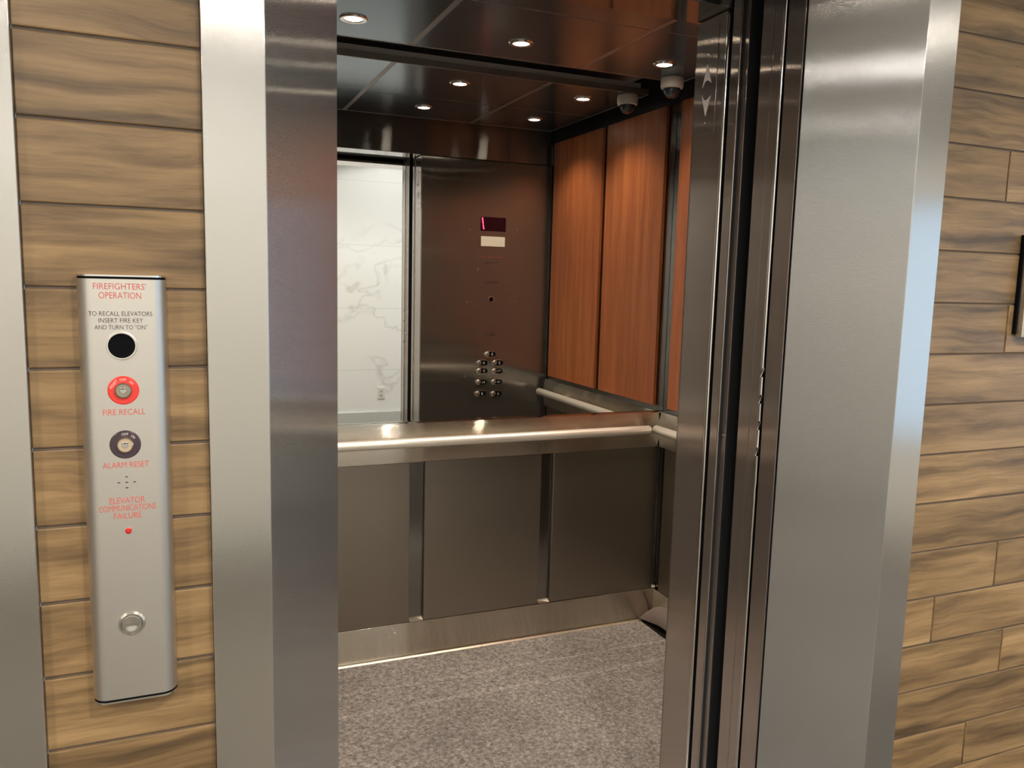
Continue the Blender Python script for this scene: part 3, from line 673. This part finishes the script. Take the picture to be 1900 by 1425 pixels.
# ================================================================== firefighters' panel on the left wall
kx = 0.985
def PX(x): return x*kx
def PZ(z): return 1.5 + (z-1.5)*kx
FX0, FX1, FZ0, FZ1 = PX(-0.1195), PX(-0.0105), PZ(0.899), PZ(1.4945)
FYF = TY - 0.030
ff = thing('fire_service_panel', ((FX0+FX1)/2, TY, FZ0), 'narrow brushed steel fire service panel with red lettering on wood-look wall left of lift', 'control panel')
def prof(ins):
    a, b_ = FX0 + ins, FX1 - ins; yf = FYF + ins; yb = TY - 0.0005; r = 0.019; P = [(a, yb)]
    for k in range(0, 9):
        t_ = k/8*math.pi/2; P.append((a + r - r*math.cos(t_), yf + (0.024) - 0.024*math.sin(t_)))
    for k in range(8, -1, -1):
        t_ = k/8*math.pi/2; P.append((b_ - r + r*math.cos(t_), yf + 0.024 - 0.024*math.sin(t_)))
    P.append((b_, yb)); return P
M['ffst'] = steel('brushed_panel_steel', (0.70, 0.67, 0.62), 0.38, 0.8, 'v', 0.00005, 2.0)
MB().prism(prof(0.0), 'z', FZ0 + 0.0055, FZ1 - 0.0055, smooth=True).build('panel_body', M['ffst'], ff)
for za, zb in ((FZ0 + 0.0025, FZ0 + 0.0054), (FZ1 - 0.0054, FZ1 - 0.0025)): MB().prism(prof(0.0008), 'z', za, zb).build('gasket', M['black'], ff)
for za, zb in ((FZ0, FZ0 + 0.0024), (FZ1 - 0.0024, FZ1)): MB().prism(prof(0.0), 'z', za, zb).build('end_cap', M['chrome'], ff)
Nf = (0, -1, 0); Rf = (1, 0, 0); XC = PX(-0.0667)
def ft(s, z, w_, h_, mat, line=1.0): text('lettering', s, mat, ff, (XC, FYF, PZ(z)), Rf, Nf, w_, h_, 0.0003, line=line)
ft("FIREFIGHTERS'", 1.4795, 0.062, 0.0082, M['redink']); ft('OPERATION', 1.4675, 0.050, 0.0082, M['redink'])
ft('TO RECALL ELEVATORS', 1.4435, 0.0755, 0.0058, M['blackink']); ft('INSERT FIRE KEY', 1.4345, 0.0525, 0.0058, M['blackink']); ft('AND TURN TO "ON"', 1.4255, 0.0625, 0.0058, M['blackink'])
ft('FIRE RECALL', 1.3115, 0.051, 0.0078, M['redink']); ft('ALARM RESET', 1.2390, 0.056, 0.0078, M['redink'])
ft('ELEVATOR', 1.1895, 0.043, 0.0082, M['redink']); ft('COMMUNICATIONS', 1.1790, 0.0695, 0.0082, M['redink']); ft('FAILURE', 1.1680, 0.0335, 0.0082, M['redink'])
def disc(prof_, z, name, mat, parent=ff, x=None): return MB().lathe(prof_, (XC if x is None else x, FYF, PZ(z)), 'y', 40, sign=-1).build(name, mat, parent)
hs = disc([(0.0158, 0.0012), (0.0162, 0.0035), (0.0178, 0.0035), (0.0188, 0.0)], 1.401, 'key_hole_rim', M['chrome'])
disc([(0.0, 0.0008), (0.0160, 0.0008), (0.0160, 0.0002)], 1.401, 'key_hole', M['black'], hs)
def keysw(z, ring, cyl, words):
    b = disc([(0.0, 0.0018), (0.0175, 0.0018), (0.0190, 0.0008), (0.0190, 0.0)], z, 'key_switch', ring)
    disc([(0.0, 0.0075), (0.0085, 0.0075), (0.0100, 0.0060), (0.0104, 0.0019)], z, 'lock_cylinder', cyl, b)
    disc([(0.0, 0.0080), (0.0036, 0.0080), (0.0042, 0.0076)], z + 0.0005, 'key_slot_core', M['satin'], b)
    MB().box(XC - 0.0038, XC + 0.0038, FYF - 0.0083, FYF - 0.0079, PZ(z) + 0.0022, PZ(z) + 0.0032).build('key_slot', M['blackink'], b)
    for s, a in words:
        aa = math.radians(a); p = Vector((XC + 0.0142*math.sin(aa), FYF - 0.0019, PZ(z) + 0.0142*math.cos(aa)))
        r_ = Vector((math.cos(aa), 0, -math.sin(aa)))
        text('switch_lettering', s, M['whiteink'], b, p, r_, Nf, 0.0027*len(s), 0.0032, 0.0003)
keysw(1.341, M['red'], plain('worn_brass_nickel', (0.42, 0.38, 0.30), 0.35, 1.0), (('RESET', -52), ('OFF', 0), ('ON', 44)))
keysw(1.267, plain('purple_black_enamel', (0.055, 0.035, 0.045), 0.25), plain('brass_nickel', (0.85, 0.70, 0.52), 0.25, 1.0), (('OFF', 0), ('ON', 44)))
mb = MB()
for dx, dz in ((0, 0), (0, 0.0075), (0, -0.0075), (0.0095, 0), (-0.0095, 0)):
    mb.box(XC + dx - 0.0017, XC + dx + 0.0017, FYF - 0.0003, FYF + 0.0003, PZ(1.2145) + dz - 0.0007, PZ(1.2145) + dz + 0.0007)
mb.build('buzzer_slots', M['blackink'], ff)
disc([(0.0, 0.0050), (0.0022, 0.0044), (0.0038, 0.0026), (0.0042, 0.0)], 1.1465, 'indicator_lamp', M['ledred'])
cb = disc([(0.0, 0.0015), (0.0125, 0.0015), (0.0135, 0.0040), (0.0150, 0.0040), (0.0172, 0.0)], 1.013, 'button_rim', M['chrome'])
disc([(0.0, 0.0030), (0.006, 0.0032), (0.0110, 0.0042), (0.0126, 0.0040), (0.0126, 0.0016)], 1.013, 'call_button', M['chrome'], cb)

# hall plate cut off by the right edge of the picture
hp = thing('hall_call_plate', (1.73, TY, 1.41), 'stainless hall plate on the wood-look wall, cut off by the right picture edge', 'call plate')
MB().box(1.676, 1.786, TY - 0.008, TY - 0.0005, PZ(1.412), PZ(1.626)).build('shadow_gap_box', M['black'], hp)  # black box stands in for the shadow gap behind the face plate
MB().prism([(1.680, TY - 0.008), (1.680, TY - 0.020), (1.684, TY - 0.026), (1.778, TY - 0.026), (1.782, TY - 0.020), (1.782, TY - 0.008)], 'z', PZ(1.406), PZ(1.620)).build('face_plate', M['ffst'], hp)
MB().lathe([(0.0, 0.004), (0.012, 0.004), (0.016, 0.003), (0.018, 0.0)], (1.731, TY - 0.026, PZ(1.51)), 'y', 32, sign=-1).build('call_button', M['chrome'], hp)
